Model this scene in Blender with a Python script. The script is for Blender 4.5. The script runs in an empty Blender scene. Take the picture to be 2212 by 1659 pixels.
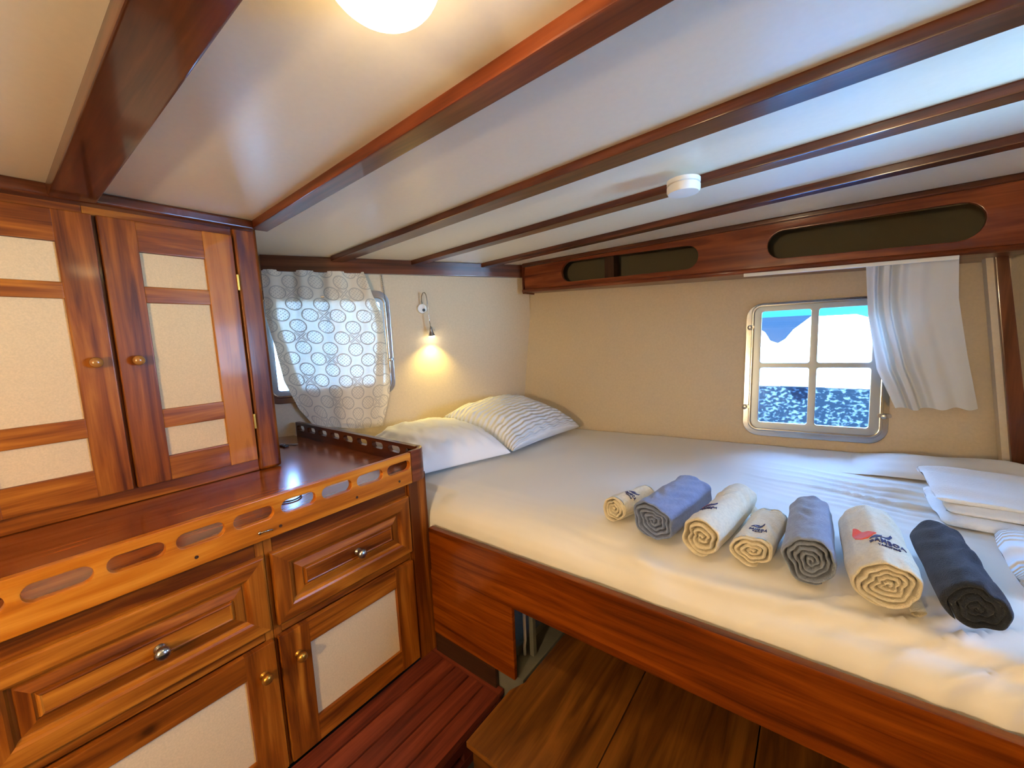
import bpy, bmesh, random
import numpy as np
from math import sin, cos, pi, sqrt, atan2, radians, exp, floor as ffloor
from mathutils import Vector, Matrix, noise
random.seed(7)
C = bpy.context.scene.collection
SC = bpy.context.scene

# ------------------------------------------------------------------ camera
F = 860.0; PIT = 0.1152; ROL = -0.04357; YAW = 0.65902
cp, sp = cos(PIT), sin(PIT); cr, sr = cos(ROL), sin(ROL); cy, sy = cos(YAW), sin(YAW)
R = np.array([[cr, -sr, 0], [sr, cr, 0], [0, 0, 1]]) @ np.array([[1, 0, 0], [0, -sp, -cp], [0, cp, -sp]]) @ np.array([[cy, sy, 0], [-sy, cy, 0], [0, 0, 1]])
cd = bpy.data.cameras.new('camera'); cam = bpy.data.objects.new('camera', cd); C.objects.link(cam)
cd.sensor_fit = 'HORIZONTAL'; cd.sensor_width = 36; cd.lens = F/2212*36; cd.clip_start = 0.01
M = Matrix.Identity(4)
for i in range(3):
    M[i][0] = R[0][i]; M[i][1] = -R[1][i]; M[i][2] = -R[2][i]
M[0][3], M[1][3], M[2][3] = 0, 0, 1.3
cam.matrix_world = M
SC.camera = cam

# ------------------------------------------------------------------ exposure, sky, sun
vs = SC.view_settings
vs.view_transform = 'Standard'; vs.look = 'None'; vs.gamma = 1; vs.use_curve_mapping = False
vs.exposure = 0.72
W = bpy.data.worlds.new('world'); SC.world = W; W.use_nodes = True
nt = W.node_tree; nt.nodes.clear()
wo = nt.nodes.new('ShaderNodeOutputWorld'); bg = nt.nodes.new('ShaderNodeBackground')
tc = nt.nodes.new('ShaderNodeTexCoord'); sx = nt.nodes.new('ShaderNodeSeparateXYZ'); rp = nt.nodes.new('ShaderNodeValToRGB')
mr = nt.nodes.new('ShaderNodeMapRange'); mr.inputs[1].default_value = -1; mr.inputs[2].default_value = 1
nt.links.new(tc.outputs['Generated'], sx.inputs[0]); nt.links.new(sx.outputs[2], mr.inputs[0]); nt.links.new(mr.outputs[0], rp.inputs[0])
e = rp.color_ramp.elements
e[0].position = 0.0; e[0].color = (0.48, 0.92, 1.60, 1)
e[1].position = 1.0; e[1].color = (0.07, 0.19, 0.55, 1)
a = rp.color_ramp.elements.new(0.49); a.color = (0.6, 1.02, 1.65, 1)
a = rp.color_ramp.elements.new(0.53); a.color = (0.27, 0.50, 1.05, 1)
nt.links.new(rp.outputs[0], bg.inputs[0]); nt.links.new(bg.outputs[0], wo.inputs[0])
bg.inputs[1].default_value = 32.0
sd = bpy.data.lights.new('sun', 'SUN'); sd.energy = 105.0; sd.angle = 0.01; sd.color = (.80, 0.92, 1)
sun = bpy.data.objects.new('sun', sd); C.objects.link(sun)
sun.rotation_euler = (radians(48), 0, radians(-14))
def portal(nm, c, xdir, nrm, w, h):
    d = bpy.data.lights.new(nm, 'AREA'); d.shape = 'RECTANGLE'; d.size = w; d.size_y = h; d.cycles.is_portal = True
    o = bpy.data.objects.new(nm, d); C.objects.link(o)
    z = -Vector(nrm).normalized(); x = Vector(xdir).normalized(); y = z.cross(x)
    m = Matrix((x, y, z)).transposed().to_4x4(); m.translation = Vector(c); o.matrix_world = m
DS = Vector((.4645, .8856, 0)); NS = Vector((.8856, -.4645, 0)); PS = Vector((-2.40, .97, 0))
portal('daylight_portal', (-.02, 2.62, 1.09), (1, .109, 0), (.109, -1, .1), .5, .64)
portal('daylight_portal', (1.255+.07, 1.435+.04, 1.30), (.4645, -.8856, 0), (-.8856, -.4645, 0), .66, .56)
portal('daylight_portal', tuple(PS + DS*.28 - NS*.07 + Vector((0, 0, 1.3))), tuple(DS), tuple(NS), .66, .56)

# ------------------------------------------------------------------ materials
def lin(r, g, b):
    f = lambda c: (c/255/12.92) if c/255 <= .04045 else ((c/255+.055)/1.055)**2.4
    return (f(r), f(g), f(b), 1)
class NT:
    def __init__(s, name):
        s.m = bpy.data.materials.new(name); s.m.use_nodes = True; s.t = s.m.node_tree; s.t.nodes.clear()
        s.out = s.n('ShaderNodeOutputMaterial'); s.b = s.n('ShaderNodeBsdfPrincipled'); s.l(s.b, 0, s.out, 0)
    def n(s, k, **kw):
        x = s.t.nodes.new(k)
        for a_, b_ in kw.items(): setattr(x, a_, b_)
        return x
    def l(s, a_, i, b_, j): s.t.links.new(a_.outputs[i], b_.inputs[j])
    def math(s, op, a_, b_=None, c_=None):
        x = s.n('ShaderNodeMath', operation=op)
        for i, v in enumerate((a_, b_, c_)):
            if v is None: continue
            if isinstance(v, (int, float)): x.inputs[i].default_value = v
            else: s.t.links.new(v, x.inputs[i])
        return x.outputs[0]
def P(name, col, rough=.5, metal=0, coat=0, bump=None, spec=.5, trans=0, sheen=0, var=None):
    n = NT(name); b = n.b
    b.inputs['Base Color'].default_value = col; b.inputs['Roughness'].default_value = rough; b.inputs['Metallic'].default_value = metal
    b.inputs['Coat Weight'].default_value = coat; b.inputs['Coat Roughness'].default_value = .12
    b.inputs['Specular IOR Level'].default_value = spec
    if sheen: b.inputs['Sheen Weight'].default_value = sheen; b.inputs['Sheen Roughness'].default_value = .4
    tcn = n.n('ShaderNodeTexCoord')
    if var:                                   # (scale, amount): slow colour variation
        nz = n.n('ShaderNodeTexNoise'); nz.inputs['Scale'].default_value = var[0]; nz.inputs['Detail'].default_value = 4
        n.l(tcn, 'Object', nz, 'Vector')
        r = n.n('ShaderNodeValToRGB'); c0 = [max(0, x*(1-var[1])) for x in col[:3]]+[1]; c1 = [min(1, x*(1+var[1])) for x in col[:3]]+[1]
        r.color_ramp.elements[0].position = .3; r.color_ramp.elements[1].position = .7
        r.color_ramp.elements[0].color = c0; r.color_ramp.elements[1].color = c1
        n.l(nz, 0, r, 0); n.l(r, 0, b, 'Base Color')
    if bump:                                  # (scale, strength, distance)
        nz = n.n('ShaderNodeTexNoise'); nz.inputs['Scale'].default_value = bump[0]; nz.inputs['Detail'].default_value = 3
        n.l(tcn, 'Object', nz, 'Vector')
        bp = n.n('ShaderNodeBump'); bp.inputs['Strength'].default_value = bump[1]; bp.inputs['Distance'].default_value = bump[2]
        n.l(nz, 0, bp, 'Height'); n.l(bp, 0, b, 'Normal')
    return n.m
def wood(name, dark, mid, light, rough=.34, coat=.3, scale=1.0, knots=True, worn=0):
    n = NT(name); b = n.b
    uv = n.n('ShaderNodeUVMap'); mp = n.n('ShaderNodeMapping'); mp.inputs['Scale'].default_value = (1.3*scale, 16*scale, 1)
    n.l(uv, 0, mp, 0)
    nz = n.n('ShaderNodeTexNoise'); nz.inputs['Scale'].default_value = 1.6; nz.inputs['Detail'].default_value = 6; nz.inputs['Distortion'].default_value = .8
    n.l(mp, 0, nz, 0)
    mp2 = n.n('ShaderNodeMapping'); mp2.inputs['Scale'].default_value = (5*scale, 140*scale, 1); n.l(uv, 0, mp2, 0)
    nf = n.n('ShaderNodeTexNoise'); nf.inputs['Scale'].default_value = 1.5; nf.inputs['Detail'].default_value = 3; n.l(mp2, 0, nf, 0)
    at = n.n('ShaderNodeAttribute', attribute_name='tone')
    v = n.math('MULTIPLY_ADD', nf.outputs[0], .16, nz.outputs[0]); v = n.math('ADD', v, -.08)
    v = n.math('ADD', v, at.outputs['Fac'])
    r = n.n('ShaderNodeValToRGB'); r.color_ramp.elements[0].position = .30; r.color_ramp.elements[1].position = .74
    r.color_ramp.elements[0].color = dark; r.color_ramp.elements[1].color = light
    q = r.color_ramp.elements.new(.5); q.color = mid
    n.t.links.new(v, r.inputs[0]); last = r.outputs[0]
    if knots:
        mk = n.n('ShaderNodeMapping'); mk.inputs['Scale'].default_value = (3.2, 5.2, 1); n.l(uv, 0, mk, 0)
        vo = n.n('ShaderNodeTexVoronoi'); vo.inputs['Scale'].default_value = 1; n.l(mk, 0, vo, 0)
        dn = n.n('ShaderNodeTexNoise'); dn.inputs['Scale'].default_value = 40; n.l(uv, 0, dn, 0)
        d = n.math('MULTIPLY_ADD', dn.outputs[0], .05, vo.outputs['Distance'])
        sepc = n.n('ShaderNodeSeparateColor'); n.l(vo, 'Color', sepc, 0)
        sel = n.math('GREATER_THAN', sepc.outputs[0], .62)
        k = n.n('ShaderNodeMapRange'); k.inputs[1].default_value = .055; k.inputs[2].default_value = .12; k.inputs[3].default_value = .85; k.inputs[4].default_value = 0
        n.t.links.new(d, k.inputs[0]); kk = n.math('MULTIPLY', k.outputs[0], sel)
        mx = n.n('ShaderNodeMix', data_type='RGBA'); n.t.links.new(kk, mx.inputs[0]); n.t.links.new(last, mx.inputs[6])
        mx.inputs[7].default_value = (dark[0]*.25, dark[1]*.2, dark[2]*.2, 1); last = mx.outputs[2]
    n.t.links.new(last, b.inputs['Base Color'])
    b.inputs['Roughness'].default_value = rough; b.inputs['Coat Weight'].default_value = coat*.7; b.inputs['Coat Roughness'].default_value = .1; b.inputs['Specular IOR Level'].default_value = .2
    bp = n.n('ShaderNodeBump'); bp.inputs['Strength'].default_value = .12; bp.inputs['Distance'].default_value = .0015
    n.l(nz, 0, bp, 'Height'); n.l(bp, 0, b, 'Normal')
    return n.m
M_ = {}
M_['honey'] = wood('honey_pine', lin(84, 36, 6), lin(132, 68, 13), lin(180, 110, 32), coat=.12, rough=.36)
M_['honey2'] = wood('honey_pine_rail', lin(132, 66, 10), lin(176, 98, 18), lin(208, 136, 42))
M_['red'] = wood('mahogany', lin(58, 26, 13), lin(84, 42, 22), lin(112, 62, 36), knots=False, rough=.28, coat=.8)
M_['counter'] = wood('varnished_worktop', lin(100, 44, 14), lin(144, 70, 24), lin(172, 96, 38), knots=True, rough=.22, coat=1.4)
for _n in M_['counter'].node_tree.nodes:
    if _n.type == 'BSDF_PRINCIPLED': _n.inputs['Coat Roughness'].default_value = .2
M_['redlight'] = wood('mahogany_light', lin(78, 32, 15), lin(108, 50, 24), lin(138, 74, 40), knots=True, rough=.3, coat=.5)
M_['bed'] = wood('bed_pine', lin(68, 26, 3), lin(104, 44, 5), lin(134, 66, 12), rough=.25, coat=.5)
M_['slat'] = wood('floor_slat_wood', lin(70, 26, 16), lin(104, 44, 26), lin(132, 62, 38), rough=.5, coat=.1, knots=False)
M_['plank'] = wood('old_plank', lin(62, 32, 8), lin(98, 56, 16), lin(126, 76, 26), rough=.4, coat=.2)
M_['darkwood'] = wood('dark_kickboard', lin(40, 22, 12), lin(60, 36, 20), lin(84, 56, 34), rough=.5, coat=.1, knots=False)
M_['panel'] = P('beige_door_panel', lin(212, 186, 144), .7, bump=(260, .5, .001), var=(220, .07))
M_['wall'] = P('beige_wall_lining', lin(206, 188, 158), .65, bump=(180, .45, .0012), var=(90, .04))
M_['ceil'] = P('cream_ceiling', lin(238, 229, 208), .32, bump=(200, .08, .0006), spec=.5, var=(60, .015))
M_['sheet'] = P('white_sheet', lin(230, 224, 210), .75, bump=(700, .15, .0005), sheen=.1)
M_['pillow'] = P('white_pillowcase', lin(238, 236, 228), .75, bump=(30, .25, .003))
M_['blanket'] = P('white_terry', lin(236, 236, 232), .9, bump=(260, .7, .003), sheen=.3)
M_['cream'] = P('cream_terry', lin(222, 210, 180), .9, bump=(420, .8, .003), sheen=.3, var=(120, .08))
M_['blue'] = P('blue_terry', lin(116, 130, 164), .9, bump=(420, .8, .003), sheen=.3, var=(120, .12))
M_['greyblue'] = P('grey_blue_terry', lin(126, 135, 152), .9, bump=(420, .8, .003), sheen=.3, var=(120, .12))
M_['navy'] = P('navy_terry', lin(27, 33, 44), .95, bump=(420, .9, .003), sheen=.1, var=(120, .2))
M_['orange'] = P('orange_thread', lin(232, 78, 14), .7, bump=(900, .5, .001))
M_['navythread'] = P('navy_thread', lin(46, 42, 84), .7, bump=(900, .5, .001))
M_['chrome'] = P('polished_steel', (.44, .45, .46, 1), .2, metal=1, bump=(30, .08, .002))
M_['sashmetal'] = P('dull_painted_sash', (.36, .40, .42, 1), .38, metal=.6, bump=(40, .1, .001))
M_['nickel'] = P('dull_nickel', (.42, .40, .37, 1), .3, metal=1, bump=(60, .1, .001))
M_['brass'] = P('yellow_brass', lin(196, 140, 56), .3, metal=.85, bump=(60, .1, .001))
M_['woodknob'] = P('varnished_knob', lin(160, 106, 48), .2, coat=.8, bump=(60, .05, .001))
M_['white'] = P('white_plastic', lin(232, 230, 224), .4, bump=(80, .05, .0005))
M_['black'] = P('black_plastic', lin(22, 22, 24), .4, bump=(80, .05, .0005))
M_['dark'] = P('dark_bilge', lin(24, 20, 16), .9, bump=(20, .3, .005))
M_['greypaint'] = P('grey_paint', lin(104, 100, 84), .6, bump=(30, .3, .003), var=(12, .15))
M_['chain'] = P('aged_chain_metal', lin(120, 112, 100), .35, metal=.9, bump=(60, .1, .001))
M_['alum'] = P('white_track', lin(214, 214, 210), .4, bump=(50, .05, .0005))
def emis(name, col, st):
    n = NT(name); b = n.b; b.inputs['Base Color'].default_value = (.9, .9, .85, 1); b.inputs['Roughness'].default_value = .3
    b.inputs['Emission Color'].default_value = col; b.inputs['Emission Strength'].default_value = st
    nz = n.n('ShaderNodeTexNoise'); nz.inputs['Scale'].default_value = 3
    return n.m
M_['dome'] = emis('lit_opal_glass', (1, .70, .35, 1), 200)
_t = M_['dome'].node_tree; _g = _t.nodes.new('ShaderNodeTexCoord'); _s = _t.nodes.new('ShaderNodeSeparateXYZ'); _m = _t.nodes.new('ShaderNodeMapRange')
_t.links.new(_g.outputs['Object'], _s.inputs[0]); _t.links.new(_s.outputs[2], _m.inputs[0])      # sides dimmed to spare the ceiling: brightest at the bottom
_m.inputs[1].default_value = 1.775; _m.inputs[2].default_value = 1.730; _m.inputs[3].default_value = 6; _m.inputs[4].default_value = 60
_t.links.new(_m.outputs[0], [n_ for n_ in _t.nodes if n_.type == 'BSDF_PRINCIPLED'][0].inputs['Emission Strength'])
M_['bulb'] = emis('lit_spot_bulb', (1, .88, .60, 1), 22)
def glass():
    n = NT('window_glass'); t = n.n('ShaderNodeBsdfTransparent'); t.inputs[0].default_value = (.93, .98, .98, 1)
    g = n.n('ShaderNodeBsdfGlossy'); g.inputs['Roughness'].default_value = .02
    fr = n.n('ShaderNodeFresnel'); fr.inputs[0].default_value = 1.45; mx = n.n('ShaderNodeMixShader')
    n.l(fr, 0, mx, 0); n.l(t, 0, mx, 1); n.l(g, 0, mx, 2); n.l(mx, 0, n.out, 0); return n.m
M_['glass'] = glass()
def cloth_trans(name, col, tr, lace=False):
    n = NT(name); df = n.n('ShaderNodeBsdfDiffuse'); tl = n.n('ShaderNodeBsdfTranslucent'); mx = n.n('ShaderNodeMixShader')
    mx.inputs[0].default_value = tr; df.inputs[0].default_value = col; tl.inputs[0].default_value = (min(1, col[0]*1.1), min(1, col[1]*1.1), min(1, col[2]*1.1), 1)
    n.l(df, 0, mx, 1); n.l(tl, 0, mx, 2)
    last = mx
    bp = n.n('ShaderNodeBump'); bp.inputs['Strength'].default_value = .5; bp.inputs['Distance'].default_value = .0015
    if lace:
        uv = n.n('ShaderNodeUVMap'); sp_ = n.n('ShaderNodeSeparateXYZ'); n.l(uv, 0, sp_, 0)
        U, V = sp_.outputs[0], sp_.outputs[1]; k = 1/.25
        A = n.math('MULTIPLY', n.math('ADD', U, V), k); B = n.math('MULTIPLY', n.math('SUBTRACT', U, V), k)
        def g(x, m, off=-.5): return n.math('ADD', n.math('FRACT', n.math('MULTIPLY_ADD', x, m, 100.0)), off)
        a1, b1 = g(A, 2), g(B, 2)
        # teardrop petal: pull the circle towards the crossing
        d = n.math('SQRT', n.math('ADD', n.math('MULTIPLY', a1, a1), n.math('MULTIPLY', b1, b1)))
        ring = n.math('LESS_THAN', n.math('ABSOLUTE', n.math('SUBTRACT', d, .40)), .035)
        a2, b2 = n.math('ABSOLUTE', g(A, 1, -.5)), n.math('ABSOLUTE', g(B, 1, -.5))      # .5 at lattice lines -> crossings where both near .5
        xa = n.math('SUBTRACT', .5, a2); xb = n.math('SUBTRACT', .5, b2)
        near = n.math('LESS_THAN', n.math('MAXIMUM', xa, xb), .2)
        mn = n.math('MINIMUM', xa, xb)
        cross = n.math('MULTIPLY', near, n.math('LESS_THAN', n.math('ABSOLUTE', n.math('SUBTRACT', mn, .022)), .012))
        a3, b3 = g(A, 14), g(B, 14)
        dd = n.math('SQRT', n.math('ADD', n.math('MULTIPLY', a3, a3), n.math('MULTIPLY', b3, b3)))
        dots = n.math('MULTIPLY', n.math('LESS_THAN', dd, .22), n.math('LESS_THAN', d, .34))
        pat = n.math('MINIMUM', n.math('ADD', n.math('ADD', ring, cross), dots), 1.0)
        mc = n.n('ShaderNodeMix', data_type='RGBA'); n.t.links.new(pat, mc.inputs[0]); mc.inputs[6].default_value = tl.inputs[0].default_value
        mc.inputs[7].default_value = (col[0]*.18, col[1]*.18, col[2]*.20, 1); n.t.links.new(mc.outputs[2], tl.inputs[0])
        md = n.n('ShaderNodeMix', data_type='RGBA'); n.t.links.new(pat, md.inputs[0]); md.inputs[6].default_value = col; md.inputs[7].default_value = (col[0]*.72, col[1]*.72, col[2]*.74, 1); n.t.links.new(md.outputs[2], df.inputs[0])
        inside = n.math('LESS_THAN', d, .40)
        tp = n.n('ShaderNodeBsdfTransparent'); m2 = n.n('ShaderNodeMixShader')
        n.t.links.new(n.math('MULTIPLY', n.math('SUBTRACT', 1.0, pat), n.math('MULTIPLY_ADD', inside, .004, .001)), m2.inputs[0])
        n.l(mx, 0, m2, 1); n.l(tp, 0, m2, 2); last = m2
        n.t.links.new(pat, bp.inputs['Height'])
    else:
        nz = n.n('ShaderNodeTexNoise'); nz.inputs['Scale'].default_value = 300; n.l(nz, 0, bp, 'Height')
    n.l(bp, 0, df, 'Normal'); n.l(last, 0, n.out, 0)
    return n.m
M_['lace'] = cloth_trans('lace_cloth', lin(226, 214, 190), .05, lace=True)
M_['curtain'] = cloth_trans('white_curtain_cloth', lin(226, 226, 220), .22)
# ribbed seersucker
def ribbed(name, col, scale, depth):
    n = NT(name); b = n.b; b.inputs['Base Color'].default_value = col; b.inputs['Roughness'].default_value = .85
    uv = n.n('ShaderNodeUVMap'); s_ = n.n('ShaderNodeSeparateXYZ'); n.l(uv, 0, s_, 0)
    nz = n.n('ShaderNodeTexNoise'); nz.inputs['Scale'].default_value = 6; n.l(uv, 0, nz, 0)
    w = n.math('SINE', n.math('MULTIPLY', n.math('MULTIPLY_ADD', nz.outputs[0], .02, s_.outputs[0]), scale))
    bp = n.n('ShaderNodeBump'); bp.inputs['Strength'].default_value = 1; bp.inputs['Distance'].default_value = depth
    n.t.links.new(w, bp.inputs['Height']); n.l(bp, 0, b, 'Normal'); return n.m
M_['ribbed'] = ribbed('seersucker_cotton', lin(238, 236, 228), 2*pi/.026, .004)
M_['ribbed2'] = ribbed('ribbed_cotton', lin(232, 234, 236), 2*pi/.017, .004)

# ------------------------------------------------------------------ mesh builder
class MB:
    def __init__(s):
        s.bm = bmesh.new(); s.uv = s.bm.loops.layers.uv.new('UVMap'); s.tn = s.bm.loops.layers.float_color.new('tone')
    def _merge(s, b, axis=0, tone=None, T=None, keepuv=False):
        uv = b.loops.layers.uv.get('UVMap') or b.loops.layers.uv.new('UVMap'); tn = b.loops.layers.float_color.get('tone') or b.loops.layers.float_color.new('tone')
        if tone is None: tone = random.uniform(-.06, .06)
        off = random.uniform(0, 40), random.uniform(0, 40)
        b.normal_update()
        for f in b.faces:
            n = f.normal; o = [i for i in range(3) if i != axis]
            ac = o[0] if abs(n[o[0]]) < abs(n[o[1]]) else o[1]
            for l in f.loops:
                if not keepuv: l[uv].uv = (l.vert.co[axis]+off[0], l.vert.co[ac]+off[1])
                l[tn] = (tone, tone, tone, 1)
        if T is not None: bmesh.ops.transform(b, matrix=T, verts=b.verts)
        me = bpy.data.meshes.new('tmp'); b.to_mesh(me); b.free(); s.bm.from_mesh(me); bpy.data.meshes.remove(me)
    def box(s, x0, x1, y0, y1, z0, z1, axis=None, bev=.003, tone=None, T=None, seg=2):
        b = bmesh.new(); bmesh.ops.create_cube(b, size=1)
        for v in b.verts:
            v.co = Vector(((x0+x1)/2+v.co.x*(x1-x0), (y0+y1)/2+v.co.y*(y1-y0), (z0+z1)/2+v.co.z*(z1-z0)))
        dims = [abs(x1-x0), abs(y1-y0), abs(z1-z0)]
        if axis is None: axis = dims.index(max(dims))
        if bev: bmesh.ops.bevel(b, geom=b.edges[:], offset=min(bev, min(dims)*.45), segments=seg, affect='EDGES', profile=.6)
        s._merge(b, axis, tone, T); return s
    def plate(s, outer, holes, fmap, th, axis=0, tone=None, bev=0):
        """flat outline with holes; fmap(u, v, w) -> world, w in 0..th"""
        b = bmesh.new(); loops = [outer]+list(holes); top = []; es = []
        for L in loops:
            vs_ = [b.verts.new((p[0], p[1], 0)) for p in L]; top.append(vs_)
            es += [b.edges.new((vs_[i], vs_[(i+1) % len(vs_)])) for i in range(len(vs_))]
        bmesh.ops.triangle_fill(b, use_beauty=True, use_dissolve=False, edges=es)
        fs = b.faces[:]; vm = {}
        for v in b.verts[:]: vm[v] = b.verts.new((v.co.x, v.co.y, th))
        for f in fs: b.faces.new([vm[v] for v in reversed(f.verts)])
        for vs_ in top:
            for i in range(len(vs_)):
                a_, c_ = vs_[i], vs_[(i+1) % len(vs_)]
                b.faces.new((a_, c_, vm[c_], vm[a_]))
        bmesh.ops.recalc_face_normals(b, faces=b.faces)
        if bev:
            ed = [e_ for e_ in b.edges if len(e_.link_faces) == 2 and e_.calc_face_angle(0) > 1.2]
            bmesh.ops.bevel(b, geom=ed, offset=bev, segments=2, affect='EDGES', profile=.6, clamp_overlap=True)
        for v in b.verts: v.co = Vector(fmap(*v.co))
        bmesh.ops.recalc_face_normals(b, faces=b.faces)
        s._merge(b, axis, tone); return s
    def tube(s, pts, r, n=10, closed=False, tone=0):
        b = bmesh.new(); pts = [Vector(p) for p in pts]; N = len(pts); rings = []
        rr = r if hasattr(r, '__len__') else [r]*N
        up = Vector((0, 0, 1)); t0 = (pts[1]-pts[0]).normalized()
        if abs(t0.z) > .9: up = Vector((1, 0, 0))
        for i, p in enumerate(pts):
            if closed: t = (pts[(i+1) % N]-pts[i-1]).normalized()
            else: t = (pts[min(i+1, N-1)]-pts[max(i-1, 0)]).normalized()
            x = up.cross(t); x = x.normalized() if x.length > 1e-4 else Vector((1, 0, 0)); up = t.cross(x).normalized()
            rings.append([b.verts.new(p+(x*cos(2*pi*k/n)+up*sin(2*pi*k/n))*rr[i]) for k in range(n)])
        for i in range(N if closed else N-1):
            A, B = rings[i], rings[(i+1) % N]
            for k in range(n): b.faces.new((A[k], A[(k+1) % n], B[(k+1) % n], B[k]))
        if not closed: b.faces.new(rings[0]); b.faces.new(list(reversed(rings[-1])))
        bmesh.ops.recalc_face_normals(b, faces=b.faces)
        s._merge(b, 0, tone); return s
    def lathe(s, prof, c, axis, n=24, tone=0):
        """prof: (r, h) along axis from c"""
        z = Vector(axis).normalized(); x = z.orthogonal().normalized(); y = z.cross(x); c = Vector(c); b = bmesh.new(); rings = []
        for r, h in prof:
            if r < 1e-6: rings.append([b.verts.new(c+z*h)])
            else: rings.append([b.verts.new(c+z*h+(x*cos(2*pi*k/n)+y*sin(2*pi*k/n))*r) for k in range(n)])
        for A, B in zip(rings, rings[1:]):
            for k in range(n):
                a_, b_, c_, d_ = A[k % len(A)], A[(k+1) % len(A)], B[(k+1) % len(B)], B[k % len(B)]
                vs_ = []
                for v in (a_, b_, c_, d_):
                    if v not in vs_: vs_.append(v)
                if len(vs_) > 2: b.faces.new(vs_)
        if len(rings[0]) > 1: b.faces.new(rings[0])
        if len(rings[-1]) > 1: b.faces.new(rings[-1])
        bmesh.ops.recalc_face_normals(b, faces=b.faces)
        s._merge(b, 0, tone); return s
    def grid(s, f, nu, nv, uvf=None, solid=0, tone=0):
        b = bmesh.new(); uv = b.loops.layers.uv.new('UVMap')
        G = [[b.verts.new(f(i/nu, j/nv)) for j in range(nv+1)] for i in range(nu+1)]
        for i in range(nu):
            for j in range(nv):
                fc = b.faces.new((G[i][j], G[i+1][j], G[i+1][j+1], G[i][j+1]))
                for l, (a_, c_) in zip(fc.loops, ((i, j), (i+1, j), (i+1, j+1), (i, j+1))):
                    l[uv].uv = uvf(a_/nu, c_/nv) if uvf else (a_/nu, c_/nv)
        s._merge(b, 0, tone, keepuv=True); return s
    def build(s, name, mat, parent=None, smooth=False, **props):
        me = bpy.data.meshes.new(name); s.bm.to_mesh(me); s.bm.free()
        if smooth:
            me.polygons.foreach_set('use_smooth', [True]*len(me.polygons))
            if smooth != 'all':
                try: me.set_sharp_from_angle(angle=radians(40))
                except Exception: pass
        o = bpy.data.objects.new(name, me); C.objects.link(o)
        if smooth is True:
            wn = o.modifiers.new('weighted_normal', 'WEIGHTED_NORMAL'); wn.weight = 80; wn.keep_sharp = True
        me.materials.append(M_[mat] if isinstance(mat, str) else mat)
        if parent:
            o.parent = parent; o.matrix_parent_inverse = parent.matrix_world.inverted() if False else Matrix.Translation(-parent.location)
        for k, v in props.items(): o[k] = v
        return o
def thing(name, label, cat, loc, group=None):
    o = bpy.data.objects.new(name, None); C.objects.link(o); o.location = loc; o.empty_display_size = .05
    o['label'] = label; o['category'] = cat
    if group: o['group'] = group
    return o
ST = dict(kind='structure')
def fwall(x, z, off=0):                      # the aft wall's face (curves in plan, leans out)
    return 2.304+.109*(x+1.70)+.1*(z-.68)-off
def sidept(s_, z, off=0):
    p = PS+DS*s_+NS*off; return Vector((p.x, p.y, z))
def rrect(x0, x1, z0, z1, r, n=5):
    pts = []
    for cx, cz, a0 in ((x1-r, z1-r, 0), (x0+r, z1-r, 90), (x0+r, z0+r, 180), (x1-r, z0+r, 270)):
        for k in range(n+1):
            t = radians(a0+90*k/n); pts.append((cx+r*cos(t), cz+r*sin(t)))
    return pts
def wig(x, y, z, f=1, seed=0): return noise.noise(Vector((x*f+seed, y*f, z*f)))

# ------------------------------------------------------------------ room shell
XR = lambda y: .66+.5245*(2.5-y)
b = MB(); b.plate([(-1.72, .3), (.72, .3), (.72, 1.90), (-1.72, 1.90)], [rrect(-.262, .215, .785, 1.39, .03)], lambda u, v, w: (u, fwall(u, v)+w, v), .05)
b.build('wall_back', 'wall', **ST)
b = MB(); b.plate([(-.42, -.15), (1.60, -.15), (1.60, 1.90), (-.42, 1.90)], [rrect(-.03, .585, 1.04, 1.57, .06)], lambda u, v, w: tuple(sidept(u, v, -w)), .05)
b.build('wall_left', 'wall', **ST)
b = MB(); b.box(-2.62, -2.57, -1.35, .62, -.15, 1.9, bev=0); b.build('wall_left', 'wall', **ST)
rdir = Vector((.4645, -.8856, 0)); 
def rpt(s_, z, off=0):
    p = Vector((.70, 2.50, 0))+rdir*s_+Vector((-.8856, -.4645, 0))*off; return Vector((p.x, p.y, z))
b = MB(); b.plate([(-.3, -.15), (2.4, -.15), (2.4, 1.9), (-.3, 1.9)], [rrect(.90, 1.52, 1.04, 1.57, .06)], lambda u, v, w: tuple(rpt(u, v, -w)), .05); b.build('wall_right', 'wall', **ST)
b = MB(); b.box(1.72, 1.77, -1.35, .45, -.15, 1.9, bev=0); b.build('wall_right', 'wall', **ST)
b = MB(); b.plate([(-2.62, -.15), (1.77, -.15), (1.77, 1.9), (-2.62, 1.9)], [], lambda u, v, w: (u, -1.40+w, v), .05); b.build('wall_front', 'wall', **ST)
b = MB(); b.box(-2.65, 1.80, -1.40, 2.95, 1.80, 1.84, bev=0); b.build('ceiling', 'ceil', **ST)
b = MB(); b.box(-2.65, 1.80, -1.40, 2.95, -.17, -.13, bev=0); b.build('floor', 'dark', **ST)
# return strip and post at the right end of the aft wall
b = MB(); b.plate([(.628, .6), (.652, .6), (.540, 1.6), (.512, 1.6)], [], lambda u, v, w: (u, 2.480+w, v), .05); b.build('trim_1', 'wall', **ST)
b = MB()
b.plate([(.649, .6), (.705, .6), (.568, 1.6), (.532, 1.6)], [], lambda u, v, w: (u, 2.462+w, v), .05, axis=2, bev=.006)
b.build('trim_2', 'red', smooth=True, **ST)
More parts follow.
